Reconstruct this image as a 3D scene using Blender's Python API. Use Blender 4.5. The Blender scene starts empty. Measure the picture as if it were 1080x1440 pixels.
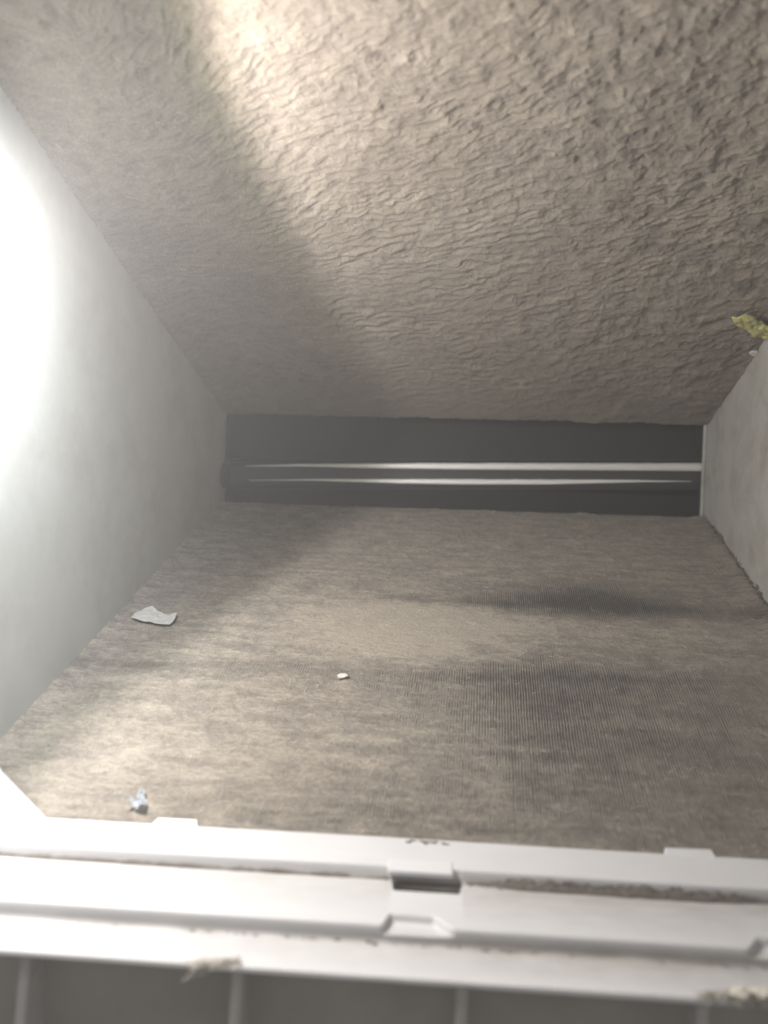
import bpy, math, random
import numpy as np
from mathutils import Matrix, Vector

sc = bpy.context.scene
C = sc.collection
random.seed(7)

# ------------------------------------------------------------------ camera
YAW, PITCH, ROLL = 0.06521, -0.03623, 0.02976
fw = np.array([-math.sin(YAW)*math.cos(PITCH), math.cos(YAW)*math.cos(PITCH), math.sin(PITCH)])
rt0 = np.array([math.cos(YAW), math.sin(YAW), 0.0]); up0 = np.cross(rt0, fw)
rt = rt0*math.cos(ROLL)+up0*math.sin(ROLL); up = -rt0*math.sin(ROLL)+up0*math.cos(ROLL)
cd = bpy.data.cameras.new('camera'); cam = bpy.data.objects.new('camera', cd); C.objects.link(cam)
m = Matrix.Identity(4)
for i in range(3):
    m[i][0], m[i][1], m[i][2] = rt[i], up[i], -fw[i]
cam.matrix_world = m
cd.sensor_fit = 'VERTICAL'; cd.sensor_height = 36; cd.lens = 28
cd.clip_start = 0.01; cd.clip_end = 50
cd.dof.use_dof = True; cd.dof.focus_distance = 0.58; cd.dof.aperture_fstop = 5
sc.camera = cam

# ------------------------------------------------------------------ world, lamps, exposure
w = bpy.data.worlds.new('World'); sc.world = w; w.use_nodes = True
bg = w.node_tree.nodes['Background']
bg.inputs[0].default_value = (1.0, 0.96, 0.93, 1); bg.inputs[1].default_value = 0.13
LAMP = Vector((-0.196, 0.318, 0.104))
AX = Vector((0.95, -0.08, -0.30)).normalized()
def spot(name, loc, ax, power, half, blend, color, size):
    l = bpy.data.lights.new(name, 'SPOT'); o = bpy.data.objects.new(name, l); C.objects.link(o)
    o.location = loc; o.rotation_euler = ax.to_track_quat('-Z', 'Y').to_euler()
    l.energy = power; l.spot_size = math.radians(2*half); l.spot_blend = blend
    l.color = color; l.shadow_soft_size = size
    return o
spot('torch_beam', LAMP, AX, 4.6, 79.5, 0.12, (1.0, 0.930, 0.915), 0.014)
spot('torch_beam_rim', LAMP, AX, 0.38, 86, 0.12, (1.0, 0.96, 0.35), 0.012)
spot('torch_spill', (-0.190, 0.318, 0.130), Vector((-0.86, 0.16, -0.48)), 6.0, 83, 0.8, (0.93, 0.965, 1.0), 0.02)
sc.view_settings.view_transform = 'Standard'; sc.view_settings.look = 'None'
sc.view_settings.exposure = 0.18; sc.view_settings.gamma = 1
VEIL = 0.24
sc.cycles.max_bounces = 6; sc.cycles.volume_bounces = 0; sc.cycles.diffuse_bounces = 4

# ------------------------------------------------------------------ measured layout
D = 0.815                                   # distance to the slot where the two coils meet
XL, XR, KL, KR = -0.22226, 0.26728, -0.05072, -0.06158
ZT, ZB, TU, TL = 0.06823, -0.02416, 0.35896, 0.33521
YN = 0.3775
def wallL(Y): return XL + KL*(D-Y)
def wallR(Y): return XR + KR*(D-Y)
def ray(u, v): return fw + rt*((u-540)/1120) - up*((v-720)/1120)
def hit(u, v, n, d):
    k = ray(u, v); n = np.array(n, float); return k*(d/(k@n))
def low(u, v): return hit(u, v, (0, -TL, 1), ZB-TL*D)
def upp(u, v): return hit(u, v, (0, TU, 1), ZT+TU*D)
def atY(u, v, Y): return hit(u, v, (0, 1, 0), Y)
def wallpt(u, v, right=True):
    return hit(u, v, (1, KR, 0), XR+KR*D) if right else hit(u, v, (1, KL, 0), XL+KL*D)
nL = np.array([0, -TL, 1.0]); nL /= np.linalg.norm(nL)
nU = np.array([0, -TU, -1.0]); nU /= np.linalg.norm(nU)

# ------------------------------------------------------------------ numpy noise
rng = np.random.RandomState(11)
PERM = rng.permutation(4096)
ANG = rng.rand(4096)*2*math.pi
GX, GY = np.cos(ANG), np.sin(ANG)
def gnoise(x, y, seed=0):
    xi = np.floor(x).astype(np.int64); yi = np.floor(y).astype(np.int64)
    xf = x-xi; yf = y-yi
    def g(ix, iy, dx, dy):
        h = PERM[(PERM[(ix+seed*131) & 4095]+iy) & 4095]
        return GX[h]*dx + GY[h]*dy
    sx = xf*xf*xf*(xf*(xf*6-15)+10); sy = yf*yf*yf*(yf*(yf*6-15)+10)
    a = g(xi, yi, xf, yf); b = g(xi+1, yi, xf-1, yf)
    c = g(xi, yi+1, xf, yf-1); d = g(xi+1, yi+1, xf-1, yf-1)
    return ((a*(1-sx)+b*sx)*(1-sy) + (c*(1-sx)+d*sx)*sy)*1.5
def fbm(x, y, octaves=4, seed=0, gain=0.5):
    t = 0; a = 1; s = 0
    for i in range(octaves):
        t = t + a*gnoise(x*2**i+i*17.3, y*2**i+i*9.1, seed+i); s += a; a *= gain
    return t/s
def sstep(a, b, x):
    t = np.clip((x-a)/(b-a), 0, 1); return t*t*(3-2*t)

# ------------------------------------------------------------------ objects and meshes
def tag(o, label=None, cat=None, group=None, kind=None):
    if label: o['label'] = label
    if cat: o['category'] = cat
    if group: o['group'] = group
    if kind: o['kind'] = kind
    return o
def thing(name, loc, label, cat, group=None):
    o = bpy.data.objects.new(name, None); C.objects.link(o); o.location = loc
    o.empty_display_size = 0.02
    return tag(o, label, cat, group)
def link(name, me, mat, parent=None, smooth=True):
    if mat and not me.materials: me.materials.append(mat)
    o = bpy.data.objects.new(name, me); C.objects.link(o)
    if parent:
        o.parent = parent; o.matrix_parent_inverse = Matrix.Translation(-Vector(parent.location))
    if smooth:
        me.polygons.foreach_set('use_smooth', np.ones(len(me.polygons), dtype=bool))
    return o
def np_mesh(name, V, F):
    """V (n,3), F (m,4) quads"""
    me = bpy.data.meshes.new(name)
    V = np.ascontiguousarray(V, dtype=np.float32); F = np.ascontiguousarray(F, dtype=np.int32)
    k = F.shape[1]
    me.vertices.add(len(V)); me.vertices.foreach_set('co', V.ravel())
    me.loops.add(F.size); me.loops.foreach_set('vertex_index', F.ravel())
    me.polygons.add(len(F))
    me.polygons.foreach_set('loop_start', np.arange(0, F.size, k, dtype=np.int32))
    me.polygons.foreach_set('loop_total', np.full(len(F), k, dtype=np.int32))
    me.update(calc_edges=True); me.validate()
    return me
def grid_faces(nr, nc, off=0):
    i = np.arange(nr-1)[:, None]*nc + np.arange(nc-1)[None, :] + off
    return np.stack([i, i+1, i+nc+1, i+nc], -1).reshape(-1, 4)
def add_attr(me, name, vals):
    a = me.attributes.new(name, 'FLOAT', 'POINT'); a.data.foreach_set('value', np.ascontiguousarray(vals, dtype=np.float32).ravel())
class MB:
    def __init__(s): s.v = []; s.f = []
    def poly(s, pts, faces):
        n = len(s.v); s.v += [tuple(p) for p in pts]; s.f += [tuple(i+n for i in f) for f in faces]
    def box(s, x0, x1, y0, y1, z0, z1):
        s.poly([(x0,y0,z0),(x1,y0,z0),(x1,y1,z0),(x0,y1,z0),(x0,y0,z1),(x1,y0,z1),(x1,y1,z1),(x0,y1,z1)],
               [(0,3,2,1),(4,5,6,7),(0,1,5,4),(1,2,6,5),(2,3,7,6),(3,0,4,7)])
    def prism(s, pts, d):
        """closed outline pts, thickness vector d"""
        n = len(pts); d = Vector(d); P = [Vector(p) for p in pts]
        s.poly(P+[p+d for p in P], [tuple(range(n-1, -1, -1)), tuple(range(n, 2*n))] +
               [(i, (i+1) % n, n+(i+1) % n, n+i) for i in range(n)])
    def loft(s, rings, close=False, caps=True):
        n = len(rings[0]); o = len(s.v)
        for r in rings: s.v += [tuple(p) for p in r]
        for k in range(len(rings)-1):
            for i in range(n if close else n-1):
                j = (i+1) % n
                s.f.append((o+k*n+i, o+k*n+j, o+(k+1)*n+j, o+(k+1)*n+i))
        if caps and close:
            s.f.append(tuple(o+i for i in range(n-1, -1, -1)))
            s.f.append(tuple(o+(len(rings)-1)*n+i for i in range(n)))
    def build(s, name, mat, parent=None, smooth=False, bevel=0, segs=2):
        me = bpy.data.meshes.new(name); me.from_pydata(s.v, [], s.f); me.update()
        import bmesh
        b = bmesh.new(); b.from_mesh(me); bmesh.ops.recalc_face_normals(b, faces=b.faces)
        b.to_mesh(me); b.free()
        o = link(name, me, mat, parent, smooth)
        if bevel:
            md = o.modifiers.new('bevel', 'BEVEL'); md.width = bevel; md.segments = segs; md.limit_method = 'ANGLE'
            md.angle_limit = math.radians(35); md.harden_normals = False
            me.polygons.foreach_set('use_smooth', np.ones(len(me.polygons), dtype=bool))
            md2 = o.modifiers.new('wn', 'WEIGHTED_NORMAL')
        return o

# ------------------------------------------------------------------ materials
def new_mat(name):
    m = bpy.data.materials.new(name); m.use_nodes = True
    nt = m.node_tree; return m, nt, nt.nodes, nt.links, nt.nodes['Principled BSDF']
def nodes_noise(nt, scale, detail=4, rough=0.55, vec=None, stretch=None):
    N, L = nt.nodes, nt.links
    n = N.new('ShaderNodeTexNoise'); n.inputs['Scale'].default_value = scale
    n.inputs['Detail'].default_value = detail; n.inputs['Roughness'].default_value = rough
    tc = N.new('ShaderNodeTexCoord'); src = tc.outputs['Object']
    if stretch:
        mp = N.new('ShaderNodeMapping'); mp.inputs['Scale'].default_value = stretch
        L.new(src, mp.inputs[0]); src = mp.outputs[0]
    L.new(src, n.inputs['Vector'])
    return n.outputs['Fac']
def ramp(nt, fac, stops):
    r = nt.nodes.new('ShaderNodeValToRGB'); nt.links.new(fac, r.inputs[0])
    e = r.color_ramp.elements
    while len(e) < len(stops): e.new(0.5)
    for k, (p, c) in enumerate(stops):
        e[k].position = p; e[k].color = (*c, 1)
    return r.outputs[0]
def mix(nt, fac, a, b, mode='MIX'):
    x = nt.nodes.new('ShaderNodeMix'); x.data_type = 'RGBA'; x.blend_type = mode
    for val, sock in ((fac, x.inputs[0]), (a, x.inputs[6]), (b, x.inputs[7])):
        if isinstance(val, (int, float)): sock.default_value = val
        elif isinstance(val, tuple): sock.default_value = (*val, 1)
        else: nt.links.new(val, sock)
    return x.outputs[2]
def bump(nt, h, strength, dist):
    b = nt.nodes.new('ShaderNodeBump'); b.inputs['Strength'].default_value = strength
    b.inputs['Distance'].default_value = dist; nt.links.new(h, b.inputs['Height'])
    return b.outputs[0]
def attr(nt, name):
    a = nt.nodes.new('ShaderNodeAttribute'); a.attribute_name = name; return a.outputs['Fac']

def mat_dust(name, thin, mid, thick, bscale=1400):
    m, nt, N, L, P = new_mat(name)
    base = ramp(nt, attr(nt, 'dust'), [(0.0, thin), (0.5, mid), (1.0, thick)])
    n1 = nodes_noise(nt, 900, 5, 0.65)
    n2 = nodes_noise(nt, 60, 4, 0.6)
    c = mix(nt, 0.8, base, ramp(nt, n1, [(0.32, (0.66, 0.65, 0.63)), (0.68, (1.24, 1.23, 1.21))]), 'MULTIPLY')
    c = mix(nt, 0.8, c, ramp(nt, n2, [(0.3, (0.88, 0.87, 0.88)), (0.7, (1.08, 1.07, 1.03))]), 'MULTIPLY')
    L.new(c, P.inputs['Base Color']); P.inputs['Roughness'].default_value = 1.0
    P.inputs['Specular IOR Level'].default_value = 0.05
    P.inputs['Sheen Weight'].default_value = 0.08
    n3 = nodes_noise(nt, bscale, 5, 0.7)
    L.new(bump(nt, n3, 0.9, 0.0009), P.inputs['Normal'])
    return m
M = {}
M['dust_low'] = mat_dust('dust_low', (0.090, 0.084, 0.081), (0.222, 0.202, 0.186), (0.47, 0.43, 0.375))
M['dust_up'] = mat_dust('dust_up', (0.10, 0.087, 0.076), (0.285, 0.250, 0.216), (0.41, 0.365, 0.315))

def mat_fin():
    m, nt, N, L, P = new_mat('dusty_fin')
    n = nodes_noise(nt, 300, 4, 0.6)
    c = ramp(nt, attr(nt, 'dust'), [(0.0, (0.122, 0.113, 0.107)), (0.45, (0.235, 0.218, 0.190)), (1.0, (0.36, 0.33, 0.28))])
    c = mix(nt, 0.9, c, ramp(nt, n, [(0.3, (0.75, 0.75, 0.75)), (0.55, (1, 1, 1)), (0.75, (1.5, 1.48, 1.42))]), 'MULTIPLY')
    L.new(c, P.inputs['Base Color']); P.inputs['Roughness'].default_value = 0.85
    P.inputs['Specular IOR Level'].default_value = 0.2
    return m
M['fin'] = mat_fin()
def mat_simple(name, col, rough=0.5, metal=0.0, var=0.06, scale=40, bs=0.0, bd=0.0002, bscale=600, dirt=None, dirtscale=25, dirtlo=.55, dirthi=.75, stretch=None, spec=0.5):
    m, nt, N, L, P = new_mat(name)
    n = nodes_noise(nt, scale, 4, 0.6, stretch=stretch)
    lo = tuple(c*(1-var) for c in col); hi = tuple(min(1, c*(1+var)) for c in col)
    c = ramp(nt, n, [(0.3, lo), (0.7, hi)])
    if dirt:
        d = nodes_noise(nt, dirtscale, 6, 0.7)
        f = ramp(nt, d, [(dirtlo, (0, 0, 0)), (dirthi, (1, 1, 1))])
        c = mix(nt, f, c, dirt)
        r = N.new('ShaderNodeMapRange'); L.new(f, r.inputs[0]); r.inputs[3].default_value = rough; r.inputs[4].default_value = 0.95
        L.new(r.outputs[0], P.inputs['Roughness'])
    else:
        P.inputs['Roughness'].default_value = rough
    L.new(c, P.inputs['Base Color']); P.inputs['Metallic'].default_value = metal
    P.inputs['Specular IOR Level'].default_value = spec
    if bs: L.new(bump(nt, nodes_noise(nt, bscale, 4, 0.6), bs, bd), P.inputs['Normal'])
    return m
M['plate'] = mat_simple('galvanised_plate', (0.56, 0.575, 0.55), 0.62, 0.0, 0.05, 22, 0.25, 0.0003, 350, dirt=(0.46, 0.455, 0.42), dirtscale=14, dirtlo=0.45, dirthi=0.8)
M['plate_dirty'] = mat_simple('dusty_plate', (0.52, 0.52, 0.49), 0.72, 0.0, 0.06, 30, 0.3, 0.0003, 400, dirt=(0.36, 0.34, 0.295), dirtscale=30, dirtlo=0.42, dirthi=0.7)
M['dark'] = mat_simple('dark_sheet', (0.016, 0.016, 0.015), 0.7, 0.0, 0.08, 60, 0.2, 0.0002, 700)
M['channel'] = mat_simple('dark_channel', (0.030, 0.031, 0.030), 0.6, 0.0, 0.08, 60)
M['strip'] = mat_simple('bright_strip', (0.95, 0.96, 0.95), 0.62, 0.6, 0.04, 90, 0.35, 0.0003, 300, stretch=(0.2, 1, 1))
M['white'] = mat_simple('white_plastic', (0.76, 0.77, 0.795), 0.42, 0.0, 0.012, 30, 0.06, 0.0001, 900, dirt=(0.60, 0.575, 0.53), dirtscale=60, dirtlo=0.58, dirthi=0.85)
M['pocket'] = mat_simple('dusty_pocket', (0.60, 0.575, 0.53), 0.8, 0.0, 0.12, 25, 0.3, 0.0003, 500)
M['rib'] = mat_simple('grimy_rib', (0.74, 0.73, 0.70), 0.6, 0.0, 0.06, 60, dirt=(0.58, 0.56, 0.51), dirtscale=90)
M['clump'] = mat_simple('dust_clump', (0.23, 0.205, 0.175), 1.0, 0.0, 0.25, 700, 0.8, 0.0005, 1500, spec=0.05)
M['paper'] = mat_simple('white_paper', (0.58, 0.57, 0.55), 0.8, 0.0, 0.04, 200)
M['foam'] = mat_simple('yellow_foam', (0.52, 0.50, 0.20), 0.9, 0.0, 0.25, 300, 0.6, 0.0006, 700, dirt=(0.45, 0.42, 0.28), dirtscale=260, dirtlo=.5, dirthi=.7)
M['cream'] = mat_simple('cream_lint', (0.82, 0.78, 0.69), 0.95, 0.0, 0.12, 400, 0.7, 0.0006, 900)
M['crumb'] = mat_simple('white_crumb', (0.80, 0.77, 0.70), 0.9, 0.0, 0.05, 400, 0.5, 0.0004, 900)
def mat_clear():
    m, nt, N, L, P = new_mat('clear_plastic')
    P.inputs['Base Color'].default_value = (0.80, 0.87, 0.95, 1); P.inputs['Roughness'].default_value = 0.22
    P.inputs['Transmission Weight'].default_value = 0.6; P.inputs['IOR'].default_value = 1.4
    return m
M['clear'] = mat_clear()

def mat_pan():
    m, nt, N, L, P = new_mat('pan_plastic')
    c = ramp(nt, nodes_noise(nt, 30, 4, 0.6), [(0.3, (0.75, 0.76, 0.785)), (0.7, (0.78, 0.79, 0.815))])
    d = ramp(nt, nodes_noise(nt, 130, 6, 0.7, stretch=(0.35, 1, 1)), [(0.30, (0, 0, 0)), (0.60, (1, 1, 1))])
    f = mix(nt, 1.0, attr(nt, 'grime_shade'), mix(nt, 0.45, (1, 1, 1), d), 'MULTIPLY')
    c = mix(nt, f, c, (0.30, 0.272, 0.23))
    L.new(c, P.inputs['Base Color']); r = N.new('ShaderNodeMapRange'); L.new(f, r.inputs[0])
    r.inputs[3].default_value = 0.42; r.inputs[4].default_value = 0.95; L.new(r.outputs[0], P.inputs['Roughness'])
    L.new(bump(nt, nodes_noise(nt, 700, 4, 0.6), 0.1, 0.0002), P.inputs['Normal'])
    return m
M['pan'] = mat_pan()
# ------------------------------------------------------------------ coils
def blob(X, Y, u, v, ru, rv, f=low, wx=0, p=2):
    c = f(u, v); rx = abs(f(u+ru, v)[0]-c[0]); ry = abs(f(u, v+rv)[1]-f(u, v-rv)[1])/2
    d = ((X-c[0])/rx)**2 + ((Y-c[1])/ry)**2
    return np.exp(-d**(p/2))
def band(X, Y, a, b, half, f=low):
    """soft band along the line through pixels a and b, half thickness in pixels at a"""
    A = f(*a); B = f(*b); k = (B[1]-A[1])/(B[0]-A[0])
    yy = A[1]+k*(X-A[0]); h = abs(f(a[0], a[1]+half)[1]-f(a[0], a[1]-half)[1])/2
    return np.exp(-((Y-yy)/h)**2)

def dust_depth(X, Y):
    """how much lint lies over the fin edges of the lower coil, about -1 (bare) to 1 (thick)"""
    wx = X + 0.006*fbm(X*40, Y*60, 3, 3); wy = Y + 0.004*fbm(X*25, Y*90, 3, 5)
    t = 0.42 + 0*X
    t = t + 0.95*blob(wx, wy, 565, 882, 150, 44, p=3) + 0.35*blob(wx, wy, 780, 880, 260, 16)
    t = t + 0.30*blob(wx, wy, 200, 1080, 230, 80) + 0.15*blob(wx, wy, 700, 770, 350, 40)
    t = t - 1.15*blob(wx, wy, 830, 846, 130, 20) - 0.35*blob(wx, wy, 830, 838, 70, 34)
    t = t - 0.60*band(wx, wy, (540, 840), (1070, 866), 7)*sstep(low(450, 840)[0], low(600, 840)[0], X)
    t = t - 0.70*blob(wx, wy, 860, 1000, 260, 75, p=3) - 0.30*blob(wx, wy, 760, 960, 110, 30)
    t = t - 0.35*band(wx, wy, (300, 938), (1070, 958), 10)
    t = t - 0.50*blob(wx, wy, 1000, 1120, 300, 80, p=3) - 0.35*blob(wx, wy, 560, 1140, 300, 60)
    t = t - 0.25*blob(wx, wy, 760, 1040, 60, 60)
    t = t + 0.60*fbm(X*45, Y*110, 4, 8) + 0.65*fbm(X*200, Y*400, 4, 12, 0.7) + 0.30*fbm(X*18, Y*200, 3, 14)
    t = t - 0.20*blob(wx, wy, 960, 1180, 300, 14)
    return t

def slab_grid(nr, nc, y0=YN, y1=D, over=0.0):
    """rows spaced evenly in 1/Y so that cells keep their apparent size along the box"""
    a = np.linspace(0, 1, nr); Y = 1/((1-a)/y0 + a/y1)
    t = np.linspace(0, 1, nc)
    X = (wallL(Y)-over)[:, None]*(1-t)[None, :] + (wallR(Y)+over)[:, None]*t[None, :]
    return X, Y[:, None]+0*t[None, :]

SEAMS = [low(900, v)[1] for v in (1165, 1082, 1022, 950)]
def rowseam(Y): return sum(np.exp(-((Y-s_)/0.0013)**2) for s_ in SEAMS)
def fins(parent, name, depthfn, lower, nfin, nseg, drop, deep=0.010, half=0.00050):
    """thin plates standing side by side along the depth of the box, lint caked on their edges"""
    n = nL if lower else nU
    z = (lambda Y: ZB-TL*(D-Y)) if lower else (lambda Y: ZT+TU*(D-Y))
    a = np.linspace(0, 1, nseg); Y = 1/((1-a)/YN + a/(D-0.0015))
    V = []; F = []; n0 = 0; AT = []
    r2 = np.random.RandomState(5)
    for i in range(nfin):
        t = (i+0.5)/nfin
        bend = 0.00028*gnoise(np.full(nseg, i*0.37), Y*45, 31) + r2.normal(0, 0.00006)
        X = wallL(Y)*(1-t)+wallR(Y)*t + bend
        hw = half*(1+0.45*gnoise(np.full(nseg, i*1.7), Y*260, 33)) * (1.0+0.25*np.clip(depthfn(X, Y), -1, 1))
        top = drop + 0.00012*rowseam(Y) + 0.00025*gnoise(np.full(nseg, i*2.3), Y*180, 35)
        P = np.stack([X, Y, z(Y)], -1)
        ex = np.array([1.0, 0, 0])
        tl = P + n*top[:, None] - ex*hw[:, None]; tr = P + n*top[:, None] + ex*hw[:, None]
        md = P + n*(top+0.00018)[:, None]
        bl = P - n*deep - ex*0.0002; br = P - n*deep + ex*0.0002
        dd = depthfn(X, Y) + 0.5*rowseam(Y); AT.append(np.repeat(np.clip(0.5+0.5*dd, 0, 1), 5))
        V.append(np.stack([bl, tl, md, tr, br], 1).reshape(-1, 3))
        F.append(grid_faces(nseg, 5, n0)); n0 += nseg*5
    me = np_mesh(name, np.concatenate(V), np.concatenate(F))
    add_attr(me, 'dust', np.concatenate(AT))
    return tag(link(name, me, M['fin'], parent, smooth=False), kind='stuff')

# lower coil
cl = thing('evaporator_coil', (0.02, 0.6, ZB-TL*(D-0.6)),
           'lower finned coil face under patchy grey lint, rising from the white pan to the slot', 'coil',
           'the two lint-coated coil faces')
NF = 290
fins(cl, 'fin_pack', dust_depth, True, NF, 110, 0.0)
def lower_mat():
    nr, nc = 600, 1160
    X, Y = slab_grid(nr, nc)
    t = dust_depth(X, Y)
    tt = (X-wallL(Y))/(wallR(Y)-wallL(Y))
    ph = np.cos(2*math.pi*tt*NF)                # +-: crest over a fin, hollow between fins
    fine = gnoise(X*420, Y*900, 41); fine2 = gnoise(X*1100, Y*1800, 43)
    cover = sstep(-0.45, 0.75, t)
    bare = 1-cover
    pack = 0.5+0.5*gnoise(X*60, Y*240, 57)      # how far lint has packed the gaps between fins
    h = -0.00045*bare*(0.2+pack) + 0.0006*cover
    h = h - 0.00016*(1-ph)*0.5*sstep(1.0, 0.2, t)
    wx = X+0.004*gnoise(X*60, Y*60, 47); wy = Y + 0.10*(X) + 0.003*gnoise(X*50, Y*90, 48)
    rip = gnoise(wx*120, wy*300, 45)*0.6 + gnoise(wx*300, wy*620, 46)*0.45
    h = h + (0.00050*rip + 0.00020*fine + 0.00012*fine2)*(0.55+0.45*cover)
    h = h + 0.0018*sstep(0.2, 1.0, fbm(X*45, Y*120, 3, 55))*cover
    # lint thickens into the corner with the right-hand plate and thins at the mouth
    ir = (wallR(Y)-X)/0.012; il = (X-wallL(Y))/0.010
    h = h + 0.0025*np.exp(-ir**2) + 0.0015*np.exp(-il**2)
    z = ZB-TL*(D-Y)
    yend = np.clip((Y-(D-0.012))/0.012, 0, 1)    # ragged far lip, rolled over the end of the fins
    lip = 0.0022*fbm(X*30, X*0+2.2, 4, 61) + 0.0008*gnoise(X*300, X*0, 62)
    P = np.stack([X, Y, z], -1) + nL*(h + yend*lip - 0.0016*yend**4)[..., None]
    P[..., 1] += yend*lip*1.2
    # turned-down edge
    edge = P[-1].copy(); edge[:, 2] -= 0.006; edge[:, 1] += 0.0012
    P = np.concatenate([P, edge[None]], 0); t2 = np.concatenate([t, t[-1:]], 0)
    me = np_mesh('dust_blanket', P.reshape(-1, 3), grid_faces(nr+1, nc))
    add_attr(me, 'dust', np.clip(0.5+0.5*t2 + 0.15*np.concatenate([rip, rip[-1:]], 0), 0, 1))
    tag(link('dust_blanket', me, M['dust_low'], cl), kind='stuff')
lower_mat()

# upper coil
cu = thing('evaporator_coil', (0.02, 0.6, ZT+TU*(D-0.6)),
           'upper finned coil face hung with thick rippled brown lint, sloping down to the dark slot', 'coil',
           'the two lint-coated coil faces')
Y0U = 0.335
fins(cu, 'fin_pack', lambda X, Y: 0*X, False, NF, 24, -0.0012)
def upper_mat():
    nr, nc = 640, 800
    X, Y = slab_grid(nr, nc, y0=Y0U)
    # ripples run across the box and climb a little to the right; clumps grow towards the right and the mouth
    clump = np.clip(sstep(-0.02, 0.22, X)*0.8 + sstep(0.62, 0.38, Y)*0.35, 0, 1)
    wx = X + 0.0040*fbm(X*70, Y*70, 3, 71); wy = Y + 0.0060*fbm(X*35, Y*45, 3, 72)
    sk = wy + (0.42*sstep(0.75, 0.45, Y)*(1-0.5*clump) + 0.20*gnoise(X*9, Y*9, 70))*wx
    r1 = gnoise(wx*75, sk*210, 73); r2 = gnoise(wx*160, sk*430, 74); r3 = gnoise(wx*340, sk*850, 75)
    rip = 0.80*r1 + 0.42*r2 + 0.20*r3 - 0.35*np.clip(r1+0.5*r2-0.25, 0, 1)**2*3
    vx = X + 0.0015*gnoise(X*160, Y*160, 87); vy = Y + 0.0015*gnoise(X*160, Y*160, 88)
    c1 = fbm(vx*55, vy*75, 6, 81, 0.60); c2 = np.clip(fbm(vx*75, vy*95, 4, 83), -1, 0.12)
    cl_ = 1.5*c1 + 1.1*c2
    fade = 0.5+0.5*sstep(0.81, 0.70, Y)
    h = (0.00125*rip*(1-0.35*clump)*(1+0.5*gnoise(X*18, Y*24, 93)) + 0.00215*cl_*(0.25+0.85*clump))*fade
    h = h + 0.0011*fbm(X*22, Y*26, 3, 91)
    # single lumps and pits
    r = np.random.RandomState(23); d = np.zeros_like(h)
    Yr = Y[:, 0]; 
    for k in range(150):
        y = 1/(r.uniform(1/D, 1/0.34)); 
        x = wallL(y) + (wallR(y)-wallL(y))*r.beta(1.7, 1.1)
        rad = r.uniform(0.0012, 0.0034)*(0.6+y); amp = r.choice([1, -1])*r.uniform(0.0004, 0.0014)
        i0, i1 = np.searchsorted(Yr, [y-3*rad, y+3*rad])
        if i1 <= i0: continue
        j0 = int(np.clip((x-3*rad-wallL(y))/(wallR(y)-wallL(y))*nc-4, 0, nc-2)); j1 = int(np.clip((x+3*rad-wallL(y))/(wallR(y)-wallL(y))*nc+4, 1, nc))
        xs = X[i0:i1, j0:j1]; ys = Y[i0:i1, j0:j1]
        q = ((xs-x)/(rad*r.uniform(0.8, 1.7)))**2 + ((ys-y)/rad)**2
        q = q*(1+0.9*gnoise(xs*420, ys*420, 95))
        d[i0:i1, j0:j1] += amp*np.exp(-q)
    h = h + d
    tt = (X-wallL(Y))/(wallR(Y)-wallL(Y))
    h = h + 0.00007*np.cos(2*math.pi*tt*NF)*(0.5+gnoise(X*30, Y*30, 99))
    z = ZT+TU*(D-Y)
    yend = np.clip((Y-(D-0.012))/0.012, 0, 1)
    lip = 0.0016*fbm(X*30, X*0+5.1, 4, 63)+0.0006*gnoise(X*300, X*0, 64)
    P = np.stack([X, Y, z], -1) + nU*(0.0010 + h + yend*lip)[..., None]
    P[..., 1] += yend*lip
    edge = P[-1].copy(); edge[:, 2] += 0.008; edge[:, 1] += 0.001
    P = np.concatenate([P, edge[None]], 0)
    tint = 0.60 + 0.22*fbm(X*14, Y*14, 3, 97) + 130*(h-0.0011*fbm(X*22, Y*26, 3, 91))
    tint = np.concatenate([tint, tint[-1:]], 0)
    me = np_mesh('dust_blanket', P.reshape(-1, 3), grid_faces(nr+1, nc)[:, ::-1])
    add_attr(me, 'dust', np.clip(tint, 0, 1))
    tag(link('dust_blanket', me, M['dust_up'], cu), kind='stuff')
upper_mat()

# dark core behind the fins of each coil, with its tube rows
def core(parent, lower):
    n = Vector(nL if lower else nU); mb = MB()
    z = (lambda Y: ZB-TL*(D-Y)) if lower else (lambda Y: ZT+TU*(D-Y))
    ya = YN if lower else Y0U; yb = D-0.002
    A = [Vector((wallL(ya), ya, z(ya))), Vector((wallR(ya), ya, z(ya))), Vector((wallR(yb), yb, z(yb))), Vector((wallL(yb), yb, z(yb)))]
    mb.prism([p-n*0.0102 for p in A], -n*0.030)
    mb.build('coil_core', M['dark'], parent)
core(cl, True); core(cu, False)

# ------------------------------------------------------------------ end plates
def plate(side, label, mat):
    sgn = -1 if side == 'L' else 1
    wall = wallL if side == 'L' else wallR
    Ya, Yb = 0.325, D+0.055
    e = thing('end_plate', (wall(0.6), 0.6, -0.05), label, 'metal plate', 'end plates closing the sides of the box')
    mb = MB()
    def pt(Y, z): return (wall(Y), Y, z)
    out = [pt(Ya, ZB-TL*(D-Ya)-0.03), pt(D, ZB-0.045), pt(Yb, ZB-0.04), pt(Yb, ZT+0.05), pt(D, ZT+0.06), pt(Ya, ZT+TU*(D-Ya)+0.04)]
    mb.prism(out, (sgn*0.0016, 0, 0))
    mb.build('plate_sheet', mat, e)
    return e
pl = plate('L', 'smooth pale grey plate on the left, glaring white where the torch strikes it', M['plate'])
pr = plate('R', 'dusty greenish grey plate on the right, narrow beside the end of the slot', M['plate_dirty'])
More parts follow.
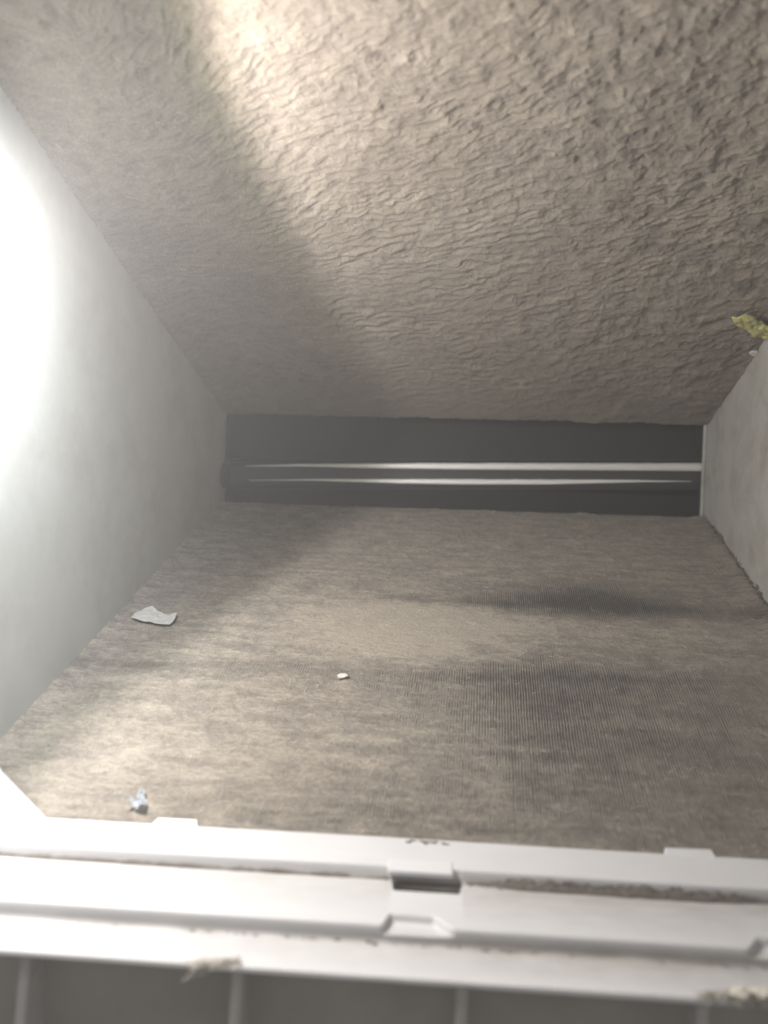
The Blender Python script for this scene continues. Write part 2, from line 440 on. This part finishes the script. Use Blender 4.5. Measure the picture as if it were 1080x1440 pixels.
# folded lip down the end of the right-hand plate
mb = MB(); mb.box(wallR(D+.002)-0.0035, wallR(D+.002)-0.0003, D+0.0005, D+0.004, ZB-0.02, ZT+0.02)
mb.build('folded_lip', M['plate_dirty'], pr, bevel=0.0008)
# rounded boss on the left-hand plate where the channel ends
def tube(mb, a, b, r, n=20, r2=None):
    a = Vector(a); b = Vector(b); d = (b-a).normalized(); u = d.orthogonal().normalized(); v = d.cross(u)
    rr = [r, r2 or r]
    mb.loft([[p+u*math.cos(k*2*math.pi/n)*q+v*math.sin(k*2*math.pi/n)*q for k in range(n)] for p, q in ((a, rr[0]), (b, rr[1]))], close=True)
q = atY(308, 668, D+0.004)
mb = MB(); tube(mb, (wallL(D), q[1], q[2]), (wallL(D)+0.004, q[1], q[2]), 0.014, 28, 0.0115)
mb.build('boss', M['channel'], pl, smooth=False, bevel=0.001)

# ------------------------------------------------------------------ slot: cap behind the coils
cap = thing('apex_cap', (0.02, D+0.03, 0.02), 'dark sheet metal cap behind the slot with two bright strips along a channel', 'metal cap')
mb = MB(); mb.box(wallL(D)-0.02, wallR(D)+0.02, D+0.052, D+0.054, ZB-0.06, ZT+0.07)
mb.build('back_sheet', M['dark'], cap)
YS = D+0.006
def rowpts(pairs, Y): return [atY(u, v, Y) for u, v in pairs]
# channel between the strips: a shallow U, rounded edges
a0 = atY(312, 667, YS); a1 = atY(993, 669, YS)
def zat(v0, v1, u, Y=YS):        # height of the line through (312,v0) (993,v1)
    return atY(u, v0+(v1-v0)*(u-312)/681, Y)[2]
mb = MB(); rings = []
for u in np.linspace(306, 994, 40):
    p = atY(u, 667, YS); zt = zat(651, 652, u); zb = zat(684, 685, u); x = p[0]
    zc = (zt+zb)/2
    rings.append([(x, YS+0.010, zt+0.002), (x, YS+0.004, zt+0.001), (x, YS+0.0015, zt-0.0005), (x, YS+0.002, zc+0.004), (x, YS+0.003, zc),
                  (x, YS+0.002, zc-0.004), (x, YS+0.0015, zb+0.0005), (x, YS+0.004, zb-0.001), (x, YS+0.010, zb-0.002)])
mb.loft(rings); mb.build('channel', M['channel'], cap, smooth=True)
def strip(name, top, bot, us, seed, tilt=0.0012):
    mb = MB(); rings = []
    for u in us:
        zt = top(u); zb = bot(u)
        p1 = atY(u, zt, YS); p2 = atY(u, zb, YS)
        n = 0.45*gnoise(np.array([u*0.05]), np.array([0.3]), seed)[0] + 0.45*gnoise(np.array([u*0.22]), np.array([0.3]), seed+1)[0]
        a = p1[2] + 0.0005*n*min(1, (zb-zt)/8); b = p2[2]
        mid = (a+b)/2; x = p1[0]; y = YS-0.0008
        k = (a-b)*0.087
        rings.append([(x, YS+0.003, a), (x, y+k, a), (x, y+k*0.66, a*0.66+b*0.34), (x, y+k*0.33, a*0.34+b*0.66), (x, y, b), (x, YS+0.003, b)])
    mb.loft(rings, close=True); return mb.build(name, M['strip'], cap, smooth=True)
def lerp(u, pts):
    return float(np.interp(u, [p[0] for p in pts], [p[1] for p in pts]))
us = np.linspace(345, 993, 260)
strip('bright_strip', lambda u: lerp(u, [(345, 655.0), (420, 652.5), (600, 651), (993, 651)]),
      lambda u: lerp(u, [(345, 655.6), (420, 656), (500, 658), (640, 660.5), (993, 662.5)]), us, 5)
us = np.linspace(350, 972, 240)
strip('bright_strip', lambda u: lerp(u, [(350, 675.2), (440, 673.5), (650, 673.5), (880, 674.5), (972, 676.6)]),
      lambda u: lerp(u, [(350, 675.7), (440, 676), (560, 680), (650, 681.5), (770, 681.5), (850, 679.5), (910, 678), (972, 677.2)]), us, 15)
# folded seams above and below the channel
for v0, v1, yy in ((646, 647, 0.0), (688, 687, 0.001)):
    mb = MB(); rings = []
    for u in np.linspace(306, 994, 30):
        p = atY(u, v0+(v1-v0)*(u-312)/681, YS+0.006); x, y, z = p
        rings.append([(x, y, z+0.0012), (x, y-0.0015, z+0.0006), (x, y-0.0015, z-0.0006), (x, y, z-0.0012)])
    mb.loft(rings); mb.build('seam', M['channel'], cap, smooth=True)
# flanges closing the cap above and below the channel
mb = MB()
zt = zat(650, 651, 650); zb = zat(686, 687, 650)
mb.poly([(wallL(D), D+0.014, zt), (wallR(D), D+0.014, zt-0.001), (wallR(D), D+0.05, ZT+0.03), (wallL(D), D+0.05, ZT+0.03)], [(0, 1, 2, 3)])
mb.poly([(wallL(D), D+0.014, zb), (wallR(D), D+0.014, zb-0.001), (wallR(D), D+0.05, ZB-0.03), (wallL(D), D+0.05, ZB-0.03)], [(3, 2, 1, 0)])
mb.build('flange', M['dark'], cap)
for sx, xw in ((1, wallL(D+.03)+.0003), (-1, wallR(D+.03)-.0003)):
    mb = MB(); mb.box(min(xw, xw+sx*.0030), max(xw, xw+sx*.0030), D+0.0045, D+0.0515, ZB-.03, ZT+.03)
    mb.build('end_cheek', M['dark'], cap)

# ------------------------------------------------------------------ drain pan across the mouth
pan = thing('drain_pan', (0.0, 0.30, -0.2), 'stepped white plastic drain pan rim across the mouth, dusty in its grooves', 'drain pan')
ZA0, ZA1, ZB1, ZC = -0.1703, -0.1709, -0.1763, -0.1834
def xat(u, v, Y): return atY(u, v, Y)[0]
ROLLS = (atY(1000, 1203, .3765)[2]-atY(100, 1153, .3765)[2])/(atY(1000, 1203, .3765)[0]-atY(100, 1153, .3765)[0])
def inb(x, a, b, e): return float(sstep(a-e, a+e, np.array(x))*(1-sstep(b-e, b+e, np.array(x))))
x_l0, x_l1 = xat(552, 1240, .345), xat(648, 1245, .345)         # latch slot
x_n0, x_n1 = xat(537, 1290, .315), xat(640, 1300, .315)         # moulded notch
x_m0, x_m1 = xat(1040, 1325, .315), xat(1150, 1330, .315)       # next notch, cut by the picture's edge
def fillet(a, b, c, r, n=4):
    """round corner b between a and c in the (Y,z) plane"""
    a, b, c = Vector(a), Vector(b), Vector(c)
    p = b+(a-b).normalized()*min(r, (a-b).length*0.45); q = b+(c-b).normalized()*min(r, (c-b).length*0.45)
    return [tuple((p*(1-t)+b*t)*(1-t)+(b*(1-t)+q*t)*t) for t in np.linspace(0, 1, n)]
def pan_profile(x):
    L = inb(x, x_l0, x_l1, 0.0007)
    nt = float(sstep(x_n0, x_n0+.0035, np.array(x))*(1-sstep(x_n1-.0105, x_n1+.0005, np.array(x)))); ms = inb(x, x_m0+0.006, x_m1, 0.0045); N = max(nt, ms)
    zg = ZB1-0.008*L; yg = 0.3480-0.0085*L
    yB = 0.3120+0.0085*N; yL = 0.3116-0.0003*N; zL = ZB1-0.0030 - 0.0003*N
    pts = [(.3780, -.215), (.3780, ZA0), (.3560, ZA1+.0001), (.3505, ZA1), (.3495, zg), (yg, zg), (yg-0.0003, ZB1), (yB, ZB1), (yB-0.0004*(1+N), zL),
           (yL, zL-0.0001), (yL-0.0002, ZC), (.2900, ZC-0.0001), (.2893, ZC-0.0022), (.3040, ZC-0.0030), (.3040, -.26)]
    r = [0, .0012, 0, .0013, .0016, .0008, .0004, .0014, .0012, .0009, .0020, .0007, .0005, .0010, 0]
    out = []
    for i, p in enumerate(pts):
        if r[i] == 0: out.append(p)
        else: out += fillet(pts[i-1], p, pts[i+1], r[i])
    return [(x, y, z+ROLLS*x*0.0 + 0.00012*math.sin(x*23+y*40)) for y, z in out]
xs = sorted(set(np.round(np.concatenate([np.linspace(-0.36, 0.36, 90)] + [np.linspace(c-0.009, c+0.009, 25) for c in (x_l0, x_l1, x_n0, x_n1, x_m0, x_m1)]), 5)))
mb = MB(); mb.loft([pan_profile(x) for x in xs])
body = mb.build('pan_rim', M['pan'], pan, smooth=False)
cov = np.array([v.co[:] for v in body.data.vertices]); gy, gz = cov[:, 1], cov[:, 2]
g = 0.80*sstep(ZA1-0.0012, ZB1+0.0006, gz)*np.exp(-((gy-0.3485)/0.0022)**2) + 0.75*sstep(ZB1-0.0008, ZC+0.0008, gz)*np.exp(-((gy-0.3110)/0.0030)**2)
g = g + 0.9*sstep(ZC-0.0016, ZC-0.0026, gz)*(gy < 0.32) + 0.8*(gz < ZB1-0.004)*(gy > 0.33)  # shade painted under the front lip and inside the latch slot
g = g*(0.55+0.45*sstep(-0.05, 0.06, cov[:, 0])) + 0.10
add_attr(body.data, 'grime_shade', np.clip(g, 0, 1))
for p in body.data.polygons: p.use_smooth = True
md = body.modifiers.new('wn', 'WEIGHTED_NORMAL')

def pbox(name, u0, u1, v, Y0, Y1, z0, z1, mat, bev=0.0006, parent=pan):
    xa, xb = xat(u0, v, Y0), xat(u1, v, Y0); mb = MB(); mb.box(min(xa, xb), max(xa, xb), Y0, Y1, z0, z1)
    return mb.build(name, mat, parent, bevel=bev)
# tabs standing up from the back edge
for (ua, ub, uc, ud, vt, vb) in ((212, 222, 277, 279, 1150, 1160), (934, 936, 1000, 1008, 1192, 1203)):
    a = atY(ua, vb, .3765); b = atY(ub, vt, .3790); c = atY(uc, vt+2.5, .3790); d = atY(ud, vb+3, .3765)
    mb = MB(); mb.prism([(a[0], .3752, ZA0-.0004), (b[0], .3790, b[2]), (c[0], .3790, c[2]), (d[0], .3752, ZA0-.0004)], (0, 0.0018, -0.0010))
    mb.build('edge_tab', M['white'], pan, bevel=0.0003)
# corner gusset at the left, leaning back
a = atY(66, 1149, .3765); b = atY(0, 1083, .3915)
mb = MB(); mb.prism([(a[0]+.003, .3745, ZA0-.0004), (a[0], .3747, a[2]+.0004), (b[0], .3915, b[2]), (b[0]-.05, .4220, b[2]+.045), (b[0]-.12, .4220, b[2]+.045), (b[0]-.12, .3745, ZA0-.0004)], (0, .0024, -.0016))
mb.build('corner_gusset', M['white'], pan, bevel=0.0006)
# latch tongue over its slot
xa, xb = xat(545, 1235, .345), xat(637, 1237, .345)
mb = MB(); mb.box(xa, xb, .3450, .3560, ZA1-.0020, ZA1+.0006)
mb.build('latch_tongue', M['white'], pan, bevel=0.0006)
# ribs down the front wall
for ub, ut in ((35, 35), (333, 333), (649, 649), (988, 984)):
    x = xat(ub, 1400+0.055*ub*0.5, .2900); hw = .0021
    mb = MB(); mb.prism([(x-hw, .2898, ZC-.0026), (x-hw, .3030, ZC-.0034), (x-hw, .3030, -.262), (x-hw, .2790, -.262)], (2*hw, 0, 0))
    mb.build('rib', M['rib'], pan, bevel=0.0006)
# dirty front wall of the pan between the ribs
mb = MB(); mb.box(-.36, .36, .3005, .3030, -.262, ZC-.0036)
mb.build('front_wall', M['pocket'], pan)

# ------------------------------------------------------------------ scraps and lint
def rough_blob(mb, c, r, seed, n=10, squash=(1, 1, 1), rough=0.5):
    rr = np.random.RandomState(seed); rings = []
    ph = rr.rand(6)*6.28
    for i in range(n+1):
        th = math.pi*i/n; ring = []
        for k in range(n+4):
            a = 2*math.pi*k/(n+4)
            q = 1+rough*(0.4*math.sin(3*a+ph[0]+2*th)+0.35*math.sin(5*a+ph[1]-4*th)+0.3*math.sin(2*a+5*th+ph[2])) + rough*0.25*rr.normal()
            q = max(0.25, q)
            ring.append((c[0]+r*squash[0]*q*math.sin(th)*math.cos(a), c[1]+r*squash[1]*q*math.sin(th)*math.sin(a), c[2]+r*squash[2]*q*math.cos(th)))
        rings.append(ring)
    mb.loft(rings, close=True, caps=False)

def scrap(name, outline, f, lift, mat, label, cat, n=nL, sub=7, curl=0.0015, thick=0.0003, seed=1):
    """a crumpled flake: outline in picture pixels laid on a surface"""
    pts = [f(u, v) for u, v in outline]; c = sum(pts)/len(pts)
    V = [c]; 
    for ringk in range(1, sub+1):
        k = ringk/sub
        for i in range(len(pts)*3):
            s = i/3; a = pts[int(s) % len(pts)]; b = pts[(int(s)+1) % len(pts)]; p = a*(1-(s % 1))+b*(s % 1)
            V.append(c+(p-c)*k)
    V = np.array(V); m_ = len(pts)*3
    hgt = lift + curl*(0.6*gnoise(V[:, 0]*260, V[:, 1]*160, seed)+0.6*gnoise(V[:, 0]*700, V[:, 1]*500, seed+1))
    d = np.linalg.norm(V-c, axis=1); hgt = hgt + curl*0.8*(d/d.max())**2*(gnoise(V[:, 0]*120, V[:, 1]*120, seed+4)+0.3)
    V = V + n*hgt[:, None]
    F = [(0, 1+i, 1+(i+1) % m_) for i in range(m_)]
    for r in range(sub-1):
        for i in range(m_):
            F.append((1+r*m_+i, 1+(r+1)*m_+i, 1+(r+1)*m_+(i+1) % m_, 1+r*m_+(i+1) % m_))
    me = bpy.data.meshes.new(name); me.from_pydata([tuple(p) for p in V], [], F); me.update()
    o = link(name, me, mat)
    o.modifiers.new('smooth', 'SUBSURF').render_levels = 2
    s = o.modifiers.new('thick', 'SOLIDIFY'); s.thickness = thick
    tag(o, label, cat); return o
scrap('paper_scrap', [(184, 874), (192, 867), (203, 862), (215, 859), (224, 864), (232, 870), (240, 869), (250, 868), (247, 876), (240, 883), (228, 884), (212, 880), (198, 878)],
      low, 0.0030, M['paper'], 'small torn white paper scrap lying on the lower lint near the left plate', 'paper', curl=0.0017, seed=4)
scrap('paint_chip', [(474, 956), (478, 953), (487, 953), (490, 956), (483, 959), (476, 959)], low, 0.0026, M['crumb'],
      'tiny cream chip lying alone on the lower lint left of centre', 'chip', sub=3, curl=0.0006, thick=0.0008, seed=9)
o = scrap('plastic_scrap', [(177, 1141), (184, 1136), (193, 1134), (197, 1124), (201, 1117), (206, 1118), (203, 1127), (208, 1136), (204, 1146), (194, 1145), (187, 1141)], low, 0.0040, M['clear'],
      'crumpled bit of clear plastic film on the lint just above the white pan at left', 'plastic scrap', sub=6, curl=0.0045, thick=0.0002, seed=13)
scrap('foam_scrap', [(1028, 438), (1040, 434), (1055, 436), (1066, 443), (1080, 448), (1092, 455), (1090, 466), (1072, 465), (1058, 459), (1045, 452), (1034, 446)], upp, 0.0055, M['foam'],
      'torn yellow foam scrap stuck to the upper lint at the right plate', 'foam scrap', n=nU, sub=7, curl=0.0055, thick=0.0018, seed=21)
scrap('foam_scrap', [(1052, 491), (1057, 488), (1064, 488), (1066, 491), (1059, 495)], upp, 0.003, M['cream'],
      'tiny pale crumb just under the yellow foam scrap by the right plate', 'foam crumb', n=nU, sub=3, curl=0.0008, thick=0.0012, seed=25)

# clumps of lint in the first groove of the pan: nobody could count them
r = np.random.RandomState(3)
nx, ny = 900, 22
gx = np.linspace(-0.30, 0.30, nx)[:, None]+np.zeros((1, ny)); ty = np.linspace(0, 1, ny)[None, :]+np.zeros((nx, 1))
amt = 0.25+0.75*sstep(0.02, 0.045, gx)*sstep(0.16, 0.11, gx) + 0.45*fbm(gx*30, gx*0, 5, 201, 0.6)
gate = 1-sstep(x_l0-.003, x_l0+.001, gx)*(1-sstep(x_l1-.001, x_l1+.003, gx))
amt = np.clip(amt, 0.03, 1.6)*gate
wid = 0.0014+0.0022*amt
gy2 = 0.3497-wid*ty*1.3
hh = amt*0.0027*(1-ty)**0.7*(1+1.5*fbm(gx*150, gy2*260, 5, 205, 0.65)) - 0.0004*sstep(0.75, 1, ty) - 0.0012*(1-gate)
P = np.stack([gx, gy2, ZB1+0.0001+hh], -1)
me = np_mesh('groove_lint', P.reshape(-1, 3), grid_faces(nx, ny)); add_attr(me, 'dust', np.clip(0.45+0.3*fbm(gx*200, gy2*300, 3, 209), 0, 1))
tag(link('groove_lint', me, M['dust_low']), 'brown lint gathered in the upper groove of the white pan', 'lint', kind='stuff')
mb = MB()
for k in range(120):
    u = 655+(r.beta(1.6, 2.0))*400; yy = .3478+r.normal(0, .0012); x = xat(u, 1240, yy)
    rough_blob(mb, (x, yy, ZB1+0.0004), r.uniform(0.0002, 0.0006), 1000+k, 5, (1.6, 0.9, 0.8), 0.7)
tag(mb.build('lint_crumbs', M['clump'], None, smooth=True), 'loose brown crumbs lying along the upper groove of the pan', 'lint', kind='stuff')

# smaller crumbs along the second groove and down the corner of the right plate
mb = MB()
for k in range(70):
    u = r.uniform(-30, 1110); yy = .3109+abs(r.normal(0, .0006))*-1
    rough_blob(mb, (xat(u, 1320, yy), yy, ZC+0.0003), r.uniform(0.0002, 0.0006), 2000+k, 5, (1.8, 0.8, 0.6), 0.6)
o = mb.build('groove_lint', M['clump'], None, smooth=True)
tag(o, 'thin line of fine brown dust along the lower groove of the white pan', 'lint', kind='stuff')
mb = MB()
for k in range(700):
    y = r.uniform(0.48, 0.79)
    rough_blob(mb, (wallR(y)-abs(r.normal(0, .0018)), y, ZB-TL*(D-y)+0.002+abs(r.normal(0, .0020))), r.uniform(0.0003, 0.0007), 3000+k, 5, (0.8, 1.6, 0.8), 0.6)
rough_blob(mb, tuple(low(1010, 764)+nL*0.003), 0.004, 3900, 9, (1.5, 1, 0.9), 0.6)
o = mb.build('corner_lint', M['clump'], None, smooth=True)
tag(o, 'dark lint packed along the foot of the right plate', 'lint', kind='stuff')

def strand(mb, p, q, sag, rad, seed, n=9):
    rr = np.random.RandomState(seed); p = np.array(p); q = np.array(q); pts = []
    w1 = rr.normal(0, 1, 3)*sag; w2 = rr.normal(0, 1, 3)*sag
    for t in np.linspace(0, 1, n):
        pts.append(p*(1-t)+q*t + w1*math.sin(math.pi*t) + w2*math.sin(2*math.pi*t)*0.5)
    rings = []
    for i, c in enumerate(pts):
        rd = rad*(1-0.6*i/(n-1)); rings.append([(c[0]+rd*math.cos(a), c[1]+rd*0.3, c[2]+rd*math.sin(a)) for a in (0, 2.1, 4.2)])
    mb.loft(rings, close=True)
# wispy tuft on the pan's front edge, left of centre
mb = MB(); yy = .2885
A = atY(338, 1359, yy)
for k in range(70):
    u0 = r.uniform(285, 342); v0 = 1349+0.04*(u0-285)+r.uniform(-1, 5)
    u1 = u0 - r.uniform(8, 34); v1 = v0 + r.uniform(0, 9)
    strand(mb, atY(u0, v0, yy-r.uniform(0, .002)), atY(u1, v1, yy-r.uniform(.001, .006)), 0.0009, r.uniform(0.00015, 0.00042), 40+k)
for (a, b) in (((300, 1360), (254, 1382)), ((275, 1362), (256, 1380)), ((300, 1362), (282, 1372)), ((318, 1362), (281, 1371))):
    strand(mb, atY(*a, yy-.001), atY(*b, yy-.002), 0.0004, 0.0003, 7+a[0])
o = mb.build('lint_tuft', M['cream'], None, smooth=True)
tag(o, 'wispy cream lint tuft hanging from the front edge of the pan above the second rib', 'lint tuft')
# thick cream lint at the right end of the same edge
mb = MB(); yy = .2885
for k in range(46):
    u = r.uniform(1040, 1110); v = 1393+0.03*(u-1040)+r.uniform(0, 16)
    rough_blob(mb, tuple(atY(u, v, yy-r.uniform(0, .002))), r.uniform(0.0009, 0.0024), 500+k, 7, (1.7, 0.9, 0.9), 0.5)
for k in range(60):
    u0 = r.uniform(1000, 1060); v0 = 1399+r.uniform(-3, 8)
    strand(mb, atY(u0, v0, yy-.001), atY(u0-r.uniform(6, 34), v0-r.uniform(-6, 5), yy-r.uniform(0, .002)), 0.0007, r.uniform(0.0002, 0.0005), 900+k)
o = mb.build('lint_tuft', M['cream'], None, smooth=True)
tag(o, 'thick cream lint wad on the front edge of the pan at the right end', 'lint tuft')
# smudge of grit on the pan's back edge
mb = MB()
for k in range(26):
    u = r.uniform(572, 628); p = atY(u, 1183+0.05*(u-572), .3745); rough_blob(mb, (p[0], .3745+r.normal(0, .0008), ZA0+0.0001), r.uniform(.0003, .0009), 70+k, 5, (1.8, .8, .5), .5)
o = mb.build('grit_smudge', M['clump'], None, smooth=True)
tag(o, 'smear of brown grit on the back edge of the white pan above the latch', 'grit', kind='stuff')
# loose fibres standing off both lint faces: stuff
def fibres(name, f, n, count, seed, label):
    mb = MB(); rr = np.random.RandomState(seed)
    for k in range(count):
        y = 1/rr.uniform(1/0.80, 1/0.385); x = rr.uniform(wallL(y)+.004, wallR(y)-.004)
        z = (ZB-TL*(D-y)) if n is nL else (ZT+TU*(D-y))
        p = np.array([x, y, z]) + n*0.0016
        a = rr.normal(0, 0.5) + (0 if rr.rand() < .7 else 1.5); L = rr.uniform(.002, .007)
        q = p + np.array([math.cos(a), math.sin(a), 0])*L; q[2] += (TL if n is nL else -TU)*(q[1]-p[1]); q = q + n*rr.uniform(-.0004, .0012)
        strand(mb, p, q, 0.0006, 0.00009, seed*31+k, 6)
    o = mb.build(name, M['cream'], None, smooth=True); tag(o, label, 'fibres', kind='stuff')
fibres('loose_fibres', low, nL, 260, 77, 'fine pale fibres scattered over the lower lint')
fibres('loose_fibres', upp, nU, 300, 78, 'fine pale fibres caught in the upper lint')

# ------------------------------------------------------------------ air volume added to imitate lens glare
mb = MB(); mb.box(-0.60, 0.60, -0.30, 1.20, -0.60, 0.60)
hz = mb.build('glare_veil', None); m_ = bpy.data.materials.new('veil_volume'); m_.use_nodes = True
N_ = m_.node_tree.nodes; N_.remove(N_['Principled BSDF'])
v_ = N_.new('ShaderNodeVolumePrincipled'); v_.inputs['Density'].default_value = VEIL
v_.inputs['Color'].default_value = (0.95, 0.97, 1.0, 1); v_.inputs['Anisotropy'].default_value = 0.2
m_.node_tree.links.new(v_.outputs[0], N_['Material Output'].inputs['Volume']); hz.data.materials.append(m_)
tag(hz, 'thin volume added in place of the milky lens glare beside the torch', kind='stuff')
